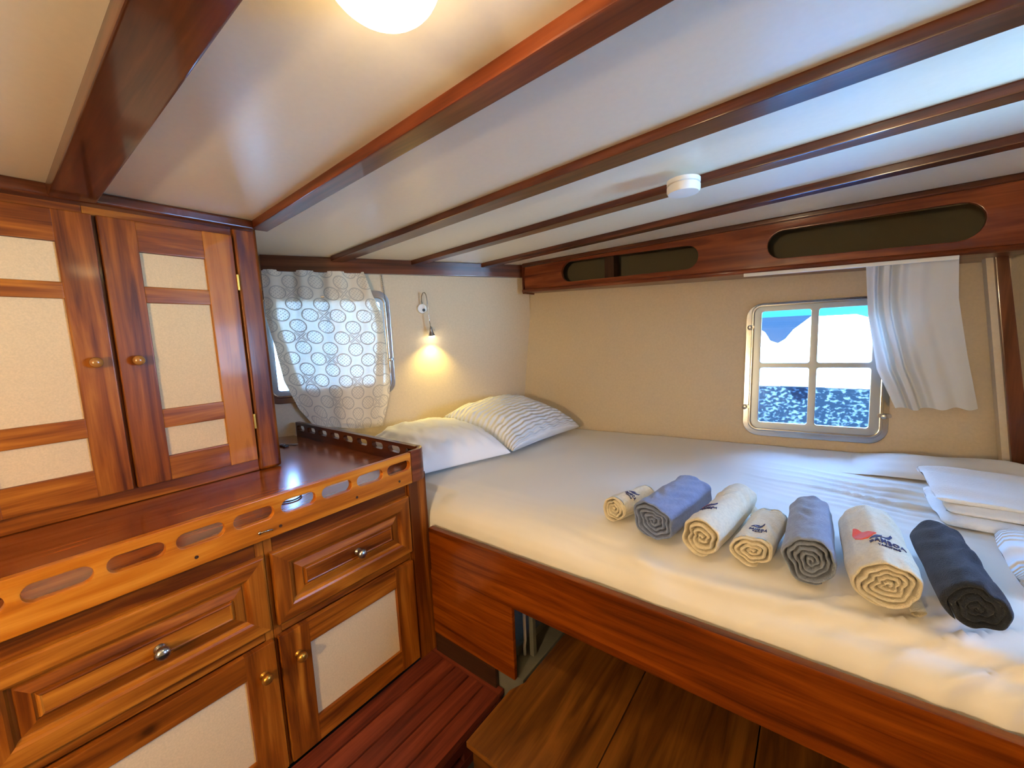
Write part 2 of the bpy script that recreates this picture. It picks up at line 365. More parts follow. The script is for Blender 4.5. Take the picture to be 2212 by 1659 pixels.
# ceiling beams
beams = [((-1.80, .150), (1.7, .185), .100, .036), ((-1.80, .680), (1.7, .500), .060, .030), ((-2.20, 1.222), (1.40, .925), .078, .026),
         ((-2.05, 1.640), (1.15, 1.320), .060, .026), ((-1.82, 2.045), (.95, 1.735), .056, .027)]
k = 3
for (xa, ya), (xb, yb), w, d in beams:
    b = MB()
    for wofs, dd in ((0, d),):
        L = sqrt((xb-xa)**2+(yb-ya)**2); T = Matrix.Translation((xa, ya, 0)) @ Matrix.Rotation(atan2(yb-ya, xb-xa), 4, 'Z')
        b.box(0, L, 0, w, 1.8-d, 1.802, bev=.006, T=T, tone=-.02)
    b.build('trim_%d' % k, 'redlight' if k in (4,) else 'red', smooth=True, **ST); k += 1
# plate along the top of the left wall
b = MB(); b.plate([(-.03, 1.715), (1.62, 1.715), (1.62, 1.80), (-.03, 1.80)], [], lambda u, v, w: tuple(sidept(u, v, w)), .035, axis=0, bev=.004)
b.build('trim_%d' % k, 'red', smooth=True, **ST)

# ------------------------------------------------------------------ outside
b = MB(); b.box(-6, 7, 6.0, 6.4, .55, 1.72, bev=0)
n = NT('whitewashed_planks'); n.b.inputs['Roughness'].default_value = .8
tcn = n.n('ShaderNodeTexCoord'); mp = n.n('ShaderNodeMapping'); mp.inputs['Scale'].default_value = (1.2, 1, 9); n.l(tcn, 'Object', mp, 0)
nz = n.n('ShaderNodeTexNoise'); nz.inputs['Scale'].default_value = 1.6; nz.inputs['Detail'].default_value = 5; n.l(mp, 0, nz, 0)
r = n.n('ShaderNodeValToRGB'); r.color_ramp.elements[0].position = .30; r.color_ramp.elements[0].color = lin(190, 190, 186); r.color_ramp.elements[1].position = .42; r.color_ramp.elements[1].color = lin(160, 160, 156)
n.l(nz, 0, r, 0); n.l(r, 0, n.b, 'Base Color')
b.build('quay_wall', n.m, label='sunlit white planked wall outside beyond the square window', category='wall')
n = NT('wet_algae'); n.b.inputs['Roughness'].default_value = .8; n.b.inputs['Specular IOR Level'].default_value = .02
tcn = n.n('ShaderNodeTexCoord'); mp = n.n('ShaderNodeMapping'); mp.inputs['Scale'].default_value = (1, 1, 1.4); n.l(tcn, 'Object', mp, 0)
vo = n.n('ShaderNodeTexNoise'); vo.inputs['Scale'].default_value = 22; vo.inputs['Detail'].default_value = 5; n.l(mp, 0, vo, 0)
r = n.n('ShaderNodeValToRGB'); r.color_ramp.elements[0].position = .50; r.color_ramp.elements[0].color = (.0009, .003, .006, 1); r.color_ramp.elements[1].position = .66; r.color_ramp.elements[1].color = (.016, .026, .034, 1)
n.l(vo, 0, r, 0); n.l(r, 0, n.b, 'Base Color')
b = MB(); b.box(-6, 7, 5.9, 6.4, -1.2, .55, bev=0); b.build('quay_footing', n.m, label='dark wet speckled lower band of the wall outside the square window', category='wall')
n = NT('teal_canvas'); n.b.inputs['Roughness'].default_value = .9; n.b.inputs['Specular IOR Level'].default_value = 0; nz = n.n('ShaderNodeTexNoise'); nz.inputs['Scale'].default_value = 3
r = n.n('ShaderNodeValToRGB'); r.color_ramp.elements[0].color = (.0020, .016, .014, 1); r.color_ramp.elements[1].color = (.006, .032, .027, 1); n.l(nz, 0, r, 0); n.l(r, 0, n.b, 'Base Color')
b = MB()
b.plate([(-3, 1.385), (.28, 1.385), (.42, 1.33), (.52, 1.385), (3, 1.385), (3, 1.68), (-3, 1.68)], [], lambda u, v, w: (u, 5.2+w+.25*(v-1.4), v), .03)
aw = b.build('awning', n.m, label='teal canvas awning with a drooping scallop outside the square window', category='awning')
b = MB(); b.plate([(-.62, 1.40), (-.56, 1.30), (-.47, 1.24), (-.42, 1.15), (-.35, 1.12), (-.29, 1.16), (-.22, 1.26), (-.06, 1.40)], [], lambda u, v, w: (u, 5.17+w+.25*(v-1.4), v), .02)
b.build('scallop', P('blue_canvas', (.003, .006, .011, 1), .9, bump=(8, .3, .01), spec=0), aw, label='darker blue drooping scallop')
n = NT('harbour_water'); n.b.inputs['Base Color'].default_value = (.22, .52, .80, 1); n.b.inputs['Roughness'].default_value = .3
nz = n.n('ShaderNodeTexNoise'); nz.inputs['Scale'].default_value = 8; bp = n.n('ShaderNodeBump'); bp.inputs['Strength'].default_value = .6; n.l(nz, 0, bp, 'Height'); n.l(bp, 0, n.b, 'Normal')
b = MB(); b.box(-40, 40, 3.0, 5.9, -.82, -.8, bev=0); b.build('water', n.m, label='turquoise harbour water below the square window', category='water', kind='stuff')

# ------------------------------------------------------------------ windows
def window(name, fm, fx, opn, cols, rows, lugs):
    """fm(u, v, w): point on the wall's face, w into the room"""
    t = bpy.data.objects.new(name, None); C.objects.link(t); t.location = fm((fx[0]+fx[1])/2, fx[2], 0); t['kind'] = 'structure'
    x0, x1, z0, z1 = fx; sx0, sx1, sz0, sz1 = opn
    b = MB(); b.plate(rrect(x0, x1, z0, z1, .075, 8), [rrect(sx0+.006, sx1-.006, sz0+.006, sz1-.006, .035)], lambda u, v, w: tuple(fm(u, v, w)), .012, bev=.003)
    b.plate(rrect(sx0-.012, sx1+.012, sz0-.012, sz1+.012, .045), [rrect(sx0+.002, sx1-.002, sz0+.002, sz1-.002, .035)], lambda u, v, w: tuple(fm(u, v, w+.012)), .012, bev=.004)
    b.build('window_frame', 'chrome', t, smooth=True)
    b = MB()
    holes = [rrect(c0, c1, r0, r1, .012) for c0, c1 in cols for r0, r1 in rows]
    b.plate(rrect(sx0, sx1, sz0, sz1, .04), holes, lambda u, v, w: tuple(fm(u, v, w+.004)), .016, bev=.003)
    b.build('sash', 'sashmetal', t, smooth=True)
    for c0, c1 in cols:
        for r0, r1 in rows:
            b = MB(); b.plate([(c0-.004, r0-.004), (c1+.004, r0-.004), (c1+.004, r1+.004), (c0-.004, r1+.004)], [], lambda u, v, w: tuple(fm(u, v, w+.008)), .004); b.build('pane', 'glass', t)
    for u, v, big in lugs:
        c = Vector(fm(u, v, .012)); ax = Vector(fm(u, v, 1))-Vector(fm(u, v, 0))
        b = MB(); b.lathe([(.0, 0), (.012, 0), (.012, .012), (.007, .016), (.007, .026), (.011, .028), (.011, .036), (0, .04)], c, ax, 16)
        b.plate(rrect(u-.022 if big else u-.008, u+.028 if big else u+.02, v-.008, v+.010, .006), [], lambda uu, vv, w: tuple(fm(uu, vv, w+.018)), .008, bev=.002)
        b.build('latch', 'nickel', t, smooth=True)
    return t
window('window_1', lambda u, v, w: (u, fwall(u, v, w), v), (-.318, .272, .722, 1.425), (-.280, .238, .762, 1.408),
       [(-.247, -.037), (-.006, .200)], [(.797, 1.085), (1.110, 1.380)], [(-.298, 1.30, 0), (-.308, .875, 0), (.252, .86, 1)])
window('window_2', lambda u, v, w: tuple(sidept(u, v, w)), (-.085, .625, .985, 1.62), (-.04, .59, 1.03, 1.575),
       [(-.01, .565)], [(1.06, 1.55)], [(.605, 1.2, 0)])

window('window_3_fill', lambda u, v, w: tuple(rpt(u, v, w)), (.855, 1.565, .985, 1.62), (.885, 1.535, 1.03, 1.58),  # unseen window added on the right to let in daylight fill
       [(.915, 1.505)], [(1.06, 1.55)], [(.87, 1.2, 0)])
# ------------------------------------------------------------------ wall cupboard
XU = -1.80
def boards_door(b, xf, th, y0, y1, z0, z1, oy0, oy1, rows, tones, bev=.004):
    """frame boards around openings; rows: list of (z0, z1) openings"""
    b.box(xf-th, xf, y0, oy0, z0, z1, axis=2, bev=bev, tone=tones[0]); b.box(xf-th, xf, oy1, y1, z0, z1, axis=2, bev=bev, tone=tones[1])
    zs = [z0]+[q for r_ in sorted(rows) for q in r_]+[z1]
    for i in range(0, len(zs), 2): b.box(xf-th+.001, xf-.0008, oy0-.003, oy1+.003, zs[i], zs[i+1], axis=1, bev=bev*1.2, tone=tones[2+i//2])
def knob(parent, mat, c, ax, r, name='knob', label=None):
    b = MB(); b.lathe([(r*.75, 0), (r*.75, r*.15), (r*.4, r*.3), (r*.38, r*.8), (r*.85, r*1.15), (r, r*1.6), (r*.9, r*2.05), (r*.5, r*2.35), (0, r*2.42)], c, ax, 20)
    o = b.build(name, mat, parent, smooth='all')
    if label: o['label'] = label
    return o
def sub(parent, o):
    """hang o (built in world space under the thing) one level deeper"""
    m = o.matrix_parent_inverse.copy(); o.parent = parent; o.matrix_parent_inverse = Matrix.Identity(4); return o
cup = thing('wall_cupboard', 'tall varnished pine wall cupboard with two beige-panelled doors standing on the worktop', 'cupboard', (-2.0, .2, .80))
b = MB()
b.box(XU-.70, XU-.045, -.30, .690, .802, 1.79, axis=2, bev=0)
b.box(XU-.045, XU-.022, -.30, .22, 1.735, 1.795, axis=1, tone=0); b.box(XU-.045, XU-.022, .22, .62, 1.735, 1.795, axis=1, tone=.02)
b.box(XU-.045, XU-.022, -.30, .62, .802, .856, axis=1, tone=-.05)
b.box(XU-.045, XU-.022, .226, .256, .85, 1.74, axis=2, tone=-.1)
b.box(XU-.045, XU-.022, -.30, -.12, .85, 1.74, axis=2)
b.build('cupboard_body', 'honey', cup, smooth=True)
b = MB(); b.box(XU-.045, XU-.006, .618, .702, .802, 1.79, axis=2, bev=.014, tone=-.09, seg=4); b.build('corner_post', 'honey', cup, smooth=True)
b = MB(); b.box(XU-.03, XU+.028, -.35, .685, 1.762, 1.800, axis=1, bev=.010, tone=-.02, seg=3); b.build('crown_moulding', 'red', cup, smooth=True)
for (y0, y1, oy0, oy1, rows, ky, tones) in (
        (.247, .612, .338, .517, [(.940, 1.040), (1.106, 1.470), (1.525, 1.636)], .292, [-.06, .20, .05, .10, .06, -.02]),
        (-.125, .237, -.035, .152, [(.940, 1.046), (1.107, 1.475), (1.525, 1.642)], .194, [0, -.04, .06, .10, .08, -.06])):
    b = MB(); boards_door(b, XU, .022, y0, y1, .853, 1.737, oy0, oy1, rows, tones)
    d = b.build('door', 'honey', cup, smooth=True)
    b = MB(); b.box(XU-.017, XU-.011, oy0-.02, oy1+.02, .90, 1.67, bev=0); sub(d, b.build('door_panel', 'panel', cup, label='beige textured panel behind the door frame'))
    sub(d, knob(cup, 'woodknob', (XU, ky, 1.280), (1, 0, 0), .0165))
    if y0 > 0:
        for zh in (1.56, 1.01):
            b = MB(); b.box(XU-.004, XU+.003, .611, .619, zh-.03, zh+.03, bev=.001); sub(d, b.build('hinge', 'brass', cup))

# ------------------------------------------------------------------ base cabinets
XL = -1.25
def raised(b, x, y0, y1, z0, z1, tone):
    """raised-panel drawer front, x = front face"""
    prof = [(0, -.020), (0, -.005), (.002, -.0015), (.005, 0), (.044, 0), (.050, -.003), (.054, -.011), (.059, -.012), (.061, -.009), (.082, -.004), (.0835, -.0075), (.0865, -.0075), (.089, -.001), (.092, .0006), (.095, -.0006)]
    bb = bmesh.new(); rings = []
    for i_, d_ in prof:
        rings.append([bb.verts.new((x+d_, p, q)) for p, q in ((y0+i_, z0+i_), (y1-i_, z0+i_), (y1-i_, z1-i_), (y0+i_, z1-i_))])
    uv = bb.loops.layers.uv.new('UVMap'); tn = bb.loops.layers.float_color.new('tone')
    offs = [(random.uniform(0, 30), random.uniform(0, 30)) for _ in range(5)]; tts = [tone+random.uniform(-.07, .07) for _ in range(5)]
    def setf(f, vert, k_):
        for l in f.loops:
            c = l.vert.co; l[uv].uv = ((c.z, c.y) if vert else (c.y, c.z)); l[uv].uv = (l[uv].uv[0]+offs[k_][0], l[uv].uv[1]+offs[k_][1]); l[tn] = (tts[k_],)*3+(1,)
    for A, B in zip(rings, rings[1:]):
        for k_ in range(4): setf(bb.faces.new((A[k_], A[(k_+1) % 4], B[(k_+1) % 4], B[k_])), k_ in (1, 3), k_)
    setf(bb.faces.new(rings[-1]), False, 4); setf(bb.faces.new(list(reversed(rings[0]))), False, 4)
    bmesh.ops.recalc_face_normals(bb, faces=bb.faces)
    me = bpy.data.meshes.new('t'); bb.to_mesh(me); bb.free(); b.bm.from_mesh(me); bpy.data.meshes.remove(me)
def base_cab(label, y0, y1, dy0, dy1, zo, knobcol, doory, open_, doorknob, post):
    t = thing('base_cabinet', label, 'cabinet', ((-1.6), (y0+y1)/2, 0))
    b = MB(); b.box(-2.30, XL-.044, y0, y1-(.02 if post else 0), 0, .778, bev=0, axis=1, tone=-.1)
    xf = XL-.020
    ya, yb = y0+.022, y1-(.09 if post else .022)
    b.box(xf-.022, xf-.0004, ya, yb, .690, .778, axis=1, tone=-.10); b.box(xf-.022, xf-.0004, ya, yb, .440, .490, axis=1, tone=.0)
    b.box(xf-.022, xf-.0004, ya, yb, 0, .03, axis=1); b.box(xf-.022, xf, y0, ya, 0, .778, axis=2, tone=.03, bev=.001); b.box(xf-.022, xf, yb, y1-(.085 if post else 0), 0, .778, axis=2, tone=.03, bev=.001)
    b.build('cabinet_body', 'honey', t, smooth=True)
    b = MB(); raised(b, XL+.002, dy0, dy1, .475, .703, .03); d = b.build('drawer', 'honey', t)
    sub(d, knob(t, 'nickel' if post else 'chrome', (XL+.002, (dy0+dy1)/2+.018, .585), (1, 0, 0), .0165, label=knobcol))
    b = MB(); boards_door(b, XL+.002, .022, doory[0], doory[1], .018, .440, open_[0], open_[1], [(.104, .366)], [-.05, -.03, .0, -.02])
    d = b.build('door', 'honey', t, smooth=True)
    b = MB(); b.box(XL-.016, XL-.010, open_[0]-.02, open_[1]+.02, .08, .39, bev=0); sub(d, b.build('door_panel', 'panel', t, label='beige textured panel behind the door frame'))
    sub(d, knob(t, 'brass', (XL+.002, doorknob, .356), (1, 0, 0), .0150, label='yellow brass knob'))
    if post:
        b = MB(); b.box(XL-.030, XL-.004, .930, 1.016, 0, .778, axis=2, bev=.004, tone=-.1); b.build('corner_post', 'honey', t, smooth=True)
        b = MB(); b.box(-2.30, XL-.03, .998, 1.016, .0, .778, axis=0, bev=.002, tone=-.1); b.build('end_panel', 'honey', t, smooth=True)
    return t
base_cab('varnished pine base cabinet whose long raised-panel drawer has a shiny steel knob', -.60, .416, -.115, .408, 0, 'shiny steel knob', (-.115, .410), (-.03, .330), .372, False)
base_cab('varnished pine base cabinet at the corner beside the bed with a dull grey drawer knob', .417, 1.016, .427, .925, 0, 'dull grey metal knob', (.422, .922), (.510, .836), .470, True)

# ------------------------------------------------------------------ worktop with fiddle rails
wt = thing('worktop', 'glossy varnished worktop edged by slotted wooden rails', 'worktop', (-1.8, .3, .78))
b = MB(); b.plate([(-1.252, -1.0), (-1.252, .999), (-2.368, .999), (-2.545, .66), (-2.545, -1.0)], [], lambda u, v, w: (u, v, .779+w), .021, axis=1, bev=.002)
b.build('countertop', 'counter', wt, smooth=True)
def slots(first, pitch, w, n_, z0, z1):
    return [rrect(first+i*pitch, first+i*pitch+w, z0, z1, (z1-z0)*.48, 6) for i in range(n_)]
b = MB()
outer = [(-1.0, .758), (.9345, .758), (.9345, .878), (-1.0, .878)]
b.plate(outer, slots(-.024-.121*7, .1213, .101, 15, .815, .853), lambda u, v, w: (-1.252+w, u, v), .020, axis=1, bev=.0035, tone=.04)
b.build('front_rail', 'honey2', wt, smooth=True, label='orange varnished slotted front rail')
b = MB()
b.plate([(-2.335, .799), (-1.2875, .799), (-1.2875, .880), (-2.335, .880)], slots(-2.320, .1212, .084, 9, .836, .865)[0:9], lambda u, v, w: (u, .999+w, v), .022, axis=0, bev=.004, tone=-.1)
b.build('rear_rail', 'red', wt, smooth=True, label='dark slotted rear rail')
# rounded corner piece of the rail
b = MB(); arc = []
cxr, cyr, Ro, Ri = -1.287, .966, .055, .035
o_ = [(cxr+Ro*cos(radians(a_)), cyr+Ro*sin(radians(a_))) for a_ in range(0, 91, 9)]; i_ = [(cxr+Ri*cos(radians(a_)), cyr+Ri*sin(radians(a_))) for a_ in range(90, -1, -9)]
o_ = [(cxr+Ro, .935)]+o_; i_ = i_+[(cxr+Ri, .935)]
b.plate(o_+i_, [], lambda u, v, w: (u, v, .757+w), .126, axis=1, bev=.006, tone=-.02)
b.build('rail_corner', 'redlight', wt, smooth=True)
for yy_ in (.255, .455, .70, .875):
    b = MB(); b.lathe([(.0045, 0), (.0045, .001), (.002, .0012), (0, .0005)], (-1.2322, yy_, .783), (1, 0, 0), 12); b.build('screw', 'darkwood', wt)
# small things on the worktop
def xyz(x, y, z): return (x, y, z)
hk = thing('hook_latch', 'small steel hook latch screwed to the rail of the worktop', 'latch', (-1.231, .42, .782))
b = MB(); b.tube([(-1.230, .40, .784), (-1.226, .405, .786), (-1.224, .418, .786), (-1.226, .430, .784), (-1.229, .432, .780)], .0022, 8); b.lathe([(.005, 0), (.005, .002), (.002, .004), (0, .004)], (-1.232, .40, .784), (1, 0, 0), 12)
b.build('hook', 'chrome', hk, smooth='all')
b = MB(); b.tube([(-1.40+.052*cos(t/24*2*pi), .545+.042*sin(t/24*2*pi), .8035) for t in range(24)], .0025, 8, closed=True)
o = b.build('hair_tie', 'black', smooth='all', label='thin black elastic ring lying on the worktop behind the front rail', category='hair tie')
ky = thing('key_ring', 'small dark keys lying on the worktop beside the wall cupboard', 'keys', (-2.16, .87, .80))
b = MB(); b.tube([(-2.19+.016*cos(t/16*2*pi), .865+.012*sin(t/16*2*pi), .803) for t in range(16)], .0018, 8, closed=True); b.build('ring', 'nickel', ky, smooth='all')
b = MB(); b.plate([(-.03, -.004), (.012, -.004), (.02, -.010), (.036, -.010), (.040, 0), (.036, .010), (.02, .010), (.012, .004), (-.03, .004)], [], lambda u, v, w: (-2.15+u*.85-v*.5, .885+u*.5+v*.85, .8015+w), .003, bev=.0008); b.build('key', 'nickel', ky)
b = MB(); b.plate([(-.03, -.006), (.012, -.006), (.02, -.012), (.036, -.012), (.040, 0), (.036, .012), (.02, .012), (.012, .006), (-.03, .006)], [], lambda u, v, w: (-2.15+u*.95+v*.2, .845+u*.2-v*.95, .8015+w), .006, bev=.001); b.build('key', 'black', ky, label='black plastic key fob')

# ------------------------------------------------------------------ overhead locker along the aft wall
YF = 2.29
lk = thing('overhead_locker', 'dark wooden overhead locker with two long oval openings along the back wall', 'locker', (-.5, 2.4, 1.55))
zb = lambda x: 1.620-.033*(x+1.6)
b = MB()
def oval(x0, x1, z0, z1, z2, z3, n_=10):
    """stadium; left end z0..z1 (bottom, top), right end z2..z3"""
    rl, rr = (z1-z0)/2, (z3-z2)/2; pts = []
    for k_ in range(n_+1):
        t = radians(90+180*k_/n_); pts.append((x0+rl+rl*cos(t), (z0+z1)/2+rl*sin(t)))
    for k_ in range(n_+1):
        t = radians(-90+180*k_/n_); pts.append((x1-rr+rr*cos(t), (z2+z3)/2+rr*sin(t)))
    return pts
b.plate([(-1.640, zb(-1.64)), (.585, zb(.585)), (.585, 1.798), (-1.615, 1.798)], [oval(-1.331, -.515, 1.640, 1.764, 1.622, 1.742), oval(-.211, .474, 1.614, 1.740, 1.592, 1.733)],
        lambda u, v, w: (u, YF+w, v), .022, axis=0, bev=.004, tone=.03)
b.build('face_board', 'redlight', lk, smooth=True)
b = MB()
b.plate([(-1.640, YF+.001), (.60, YF+.001), (.60, fwall(.60, 1.55)-.002), (-1.66, fwall(-1.66, 1.6)-.002)], [], lambda u, v, w: (u, v, zb(u)-.014+w), .016, axis=0, bev=.002)
b.build('bottom_board', 'redlight', lk, smooth=True)
b = MB(); b.tube([(-1.645, YF+.006, zb(-1.645)-.003), (.60, YF+.006, zb(.6)-.003)], .013, 12, tone=.05); b.build('nosing', 'redlight', lk, smooth='all')
b = MB(); b.box(-1.63, .62, YF-.018, YF+.004, 1.775, 1.800, axis=0, bev=.007, tone=-.05, seg=3); b.build('cornice', 'red', lk, smooth=True)
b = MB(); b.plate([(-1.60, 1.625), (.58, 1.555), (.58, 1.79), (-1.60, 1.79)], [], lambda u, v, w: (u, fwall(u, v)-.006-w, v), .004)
b.build('back_shade', P('locker_shade', lin(84, 76, 54), .8, bump=(60, .3, .002)), lk)  # dark olive sheet stands in for the shade inside the locker
b = MB(); b.box(-1.05, -.99, YF+.03, 2.40, 1.60, 1.795, axis=2, bev=.004); b.build('divider', 'darkwood', lk, smooth=True)
b = MB(); b.plate([(-1.645, YF), (-1.625, YF), (-1.625, fwall(-1.6, 1.7)), (-1.645, fwall(-1.6, 1.7))], [], lambda u, v, w: (u, v, 1.60+w), .197, axis=2); b.build('end_board', 'redlight', lk)

# ------------------------------------------------------------------ ceiling light, smoke alarm, reading lamp, chain
cl = thing('ceiling_light', 'glowing round opal glass dome light on the ceiling between the two nearest beams', 'ceiling light', (-.455, .335, 1.80))
LC = (-.468, .366, 1.80)
b = MB(); b.lathe([(.080, 0), (.080, -.010), (.074, -.016), (.02, -.016)], LC, (0, 0, 1), 40); b.build('base_ring', 'white', cl, smooth=True)
b = MB(); b.lathe([(.076, -.014)]+[(.076*cos(radians(t)), -.018-.055*sin(radians(t))) for t in range(0, 90, 9)]+[(0, -.073)], LC, (0, 0, 1), 48); b.build('glass_dome', 'dome', cl, smooth='all')
sa = thing('smoke_alarm', 'round white smoke alarm fixed under the third beam', 'smoke alarm', (-.36, 1.41, 1.77))
b = MB(); b.lathe([(.050, 0), (.050, -.012), (.046, -.014), (0, -.014)], (-.362, 1.405, 1.775), (0, 0, 1), 32); b.build('mounting_plate', 'white', sa, smooth=True)
b = MB(); b.lathe([(.044, -.013), (.044, -.017), (.050, -.019), (.050, -.034), (.046, -.040), (.0, -.042)], (-.362, 1.405, 1.775), (0, 0, 1), 32); b.build('alarm_cover', 'white', sa, smooth=True)
rl = thing('reading_lamp', 'small chrome gooseneck reading lamp lit on the wall above the pillows', 'wall lamp', tuple(sidept(.824, 1.509)))
b = MB(); b.lathe([(.030, 0), (.030, .012), (.027, .018), (0, .019)], sidept(.824, 1.509), NS, 28); b.build('wall_plate', 'white', rl, smooth=True)
b = MB(); b.lathe([(.009, .0), (.009, .024), (.007, .026), (0, .026)], sidept(.832, 1.499), NS, 16); b.build('switch', 'black', rl, smooth=True)
gp = [(.822, 1.53, .012), (.821, 1.555, .022), (.822, 1.585, .03), (.829, 1.604, .037), (.838, 1.606, .044), (.845, 1.592, .050), (.848, 1.56, .054), (.851, 1.50, .056), (.854, 1.44, .057), (.859, 1.39, .058)]
b = MB(); b.tube([sidept(*p) for p in gp], .0032, 10); b.build('gooseneck', 'chrome', rl, smooth='all')
hd = Vector(sidept(.860, 1.388, .058)); hax = (Vector(sidept(.866, 1.325, .052))-hd).normalized()
b = MB(); b.lathe([(.004, -.004), (.007, 0), (.009, .012), (.013, .030), (.021, .050), (.022, .053), (.019, .052), (.011, .030), (.006, .012)], hd, hax, 24); b.build('lamp_head', 'chrome', rl, smooth='all')
b = MB(); b.lathe([(.010, .032), (.0175, .046), (.019, .056), (.014, .064), (0, .067)], hd, hax, 20); b.build('bulb', 'bulb', rl, smooth='all')
b = MB(); a_ = hd; b.tube([hd+Vector((0, 0, .006)), hd+DS*.018+Vector((0, 0, -.004)), hd+DS*.022+Vector((0, 0, -.022))], .0014, 6); b.build('spring_clip', 'chrome', rl, smooth='all')
ld = bpy.data.lights.new('reading_spot', 'SPOT'); ld.energy = 9; ld.color = (1, .76, .20); ld.spot_size = radians(122); ld.spot_blend = 1; ld.shadow_soft_size = .012
lo = bpy.data.objects.new('reading_spot', ld); C.objects.link(lo)
sp0 = hd+hax*.072; aim = (NS*.10-DS*.05+Vector((0, 0, -1))).normalized(); lo.location = sp0; lo.rotation_euler = aim.to_track_quat('-Z', 'Y').to_euler()
gl = thing('fill_globe', 'round opal globe added as unseen warm fill light behind the camera', 'wall lamp', (-.25, -1.34, 1.32))  # added fill light, out of view, lifts the ceiling and room
b = MB(); b.lathe([(.05, 0), (.05, .012), (.012, .02), (.012, .06)], (-.25, -1.349, 1.32), (0, 1, 0), 24); b.build('bracket', 'brass', gl, smooth=True)
b = MB(); b.lathe([(.07*sin(radians(t)), .125-.07*cos(radians(t))) for t in range(0, 181, 12)], (-.25, -1.349, 1.32), (0, 1, 0), 28)
M_['globe'] = emis('fill_globe_glow', (1, .77, .48, 1), 250); b.build('globe', 'globe', gl, smooth='all')
ch = MB(); z_ = 1.722; i = 0
while z_ > 1.462:
    c_ = Vector(sidept(.590+.02*(1.72-z_)/.27, z_, .012)); ax = DS if i % 2 else NS
    ch.tube([c_+ax*(.0035*cos(t/12*2*pi))+Vector((0, 0, .0075*sin(t/12*2*pi))) for t in range(12)], .0011, 6, closed=True)
    z_ -= .0118; i += 1
ch.build('chain', 'chain', smooth='all', label='thin metal chain hanging from the dark wall beam to the curtained window', category='chain')

# ------------------------------------------------------------------ curtains
def interp(tab, t):
    for (a_, va), (b_, vb) in zip(tab, tab[1:]):
        if t <= b_ or (b_, vb) == tab[-1]:
            q = 0 if b_ == a_ else min(1, max(0, (t-a_)/(b_-a_))); return va+(vb-va)*q
# lace curtain, v = 0 top .. 1 bottom
Ls = [(0, -.030), (.30, -.030), (.48, -.002), (.70, .022), (.90, .085), (1, .150)]
Rs = [(0, .488), (.15, .530), (.27, .566), (.40, .575), (.70, .550), (.85, .520), (1, .485)]
Ro_ = [(0, .488), (.15, .532), (.27, .590), (.40, .606), (.60, .606), (.80, .580), (1, .524)]
def lace(u, v, lft=Ls, rgt=Rs, dz=0, off0=.034):
    a_ = interp(lft, v); b_ = interp(rgt, v); s_ = a_+(b_-a_)*u
    zbt = .855-.06*min(1, max(0, (s_-.10)/.3)); z = 1.722+(zbt-1.722)*v
    off = off0+.012*sin(s_*38+1.2)*(1-.65*v)+.004*sin(s_*90+v*3)*(1-v)+dz+.012*v
    return sidept(s_, z, off)
b = MB(); b.grid(lace, 60, 60, uvf=lambda u, v: (u*.52, v*.9)); 
lc = b.build('lace_curtain', 'lace', smooth='all', label='translucent white lace curtain hanging over the left wall window', category='curtain')
b = MB(); b.grid(lambda u, v: lace(u, v, [(0, .46), (.15, .49), (.27, .53), (.4, .535), (.7, .50), (1, .41)], Ro_, -.010), 8, 50, uvf=lambda u, v: (u*.1, v*.9))
b.build('hem', M_['lace'], lc, label='doubled darker side hem')
b = MB(); b.grid(lambda u, v: lace(u, v, Ls, [(0, .03), (.3, .025), (.6, .075), (.9, .14), (1, .19)], -.010), 8, 50, uvf=lambda u, v: (u*.1, v*.9))
b.build('hem', M_['lace'], lc, label='doubled darker side hem')
# plain white curtain on the aft wall
tr = MB(); tr.plate([(-.306, 0), (.412, 0), (.412, .016), (-.306, .016)], [], lambda u, v, w: (u, YF-.006+w, 1.547-.033*(u+.3)+v), .010, bev=.002)
tr.build('curtain_track', 'alum', smooth=True, label='thin white curtain track under the dark overhead locker', category='curtain rail')
cL = [(0, .146), (.33, .167), (.72, .212), (1, .286)]; cR = [(0, .418), (.25, .437), (.62, .487), (1, .541)]
folds = [(.0, 0), (.10, .02), (.155, -.012), (.21, .026), (.27, .024), (.31, -.010), (.40, .018), (.50, .004), (.62, .010), (.74, .000), (.86, .006), (1, .0)]
def cfold(u):
    for (a_, va), (b_, vb) in zip(folds, folds[1:]):
        if u <= b_:
            q = (u-a_)/(b_-a_); q = q*q*(3-2*q); return va+(vb-va)*q
    return 0
def curt(u, v):
    a_ = interp(cL, v); b_ = interp(cR, v); uu = u+.03*sin(v*5)*(1-u)*u*2; x = a_+(b_-a_)*u
    z = 1.548-.012*u + ((.905+.012*u)-(1.548-.012*u))*v+.006*sin(u*19)*v
    y = YF+.030+ (fwall(x, z)-.040-YF-.030)*(v**.9)*.86
    y += -cfold(min(1, max(0, uu+.02*sin(v*6))))*(1.0-.30*v)*1.25-.004*wig(x*9, z*5, 0, 1)
    return (x, y, z)
b = MB(); b.grid(curt, 120, 60, uvf=lambda u, v: (u*.4, v*.65)); o = b.build('window_curtain', 'curtain', smooth='all', label='short plain white curtain pushed to the right of the square window', category='curtain')

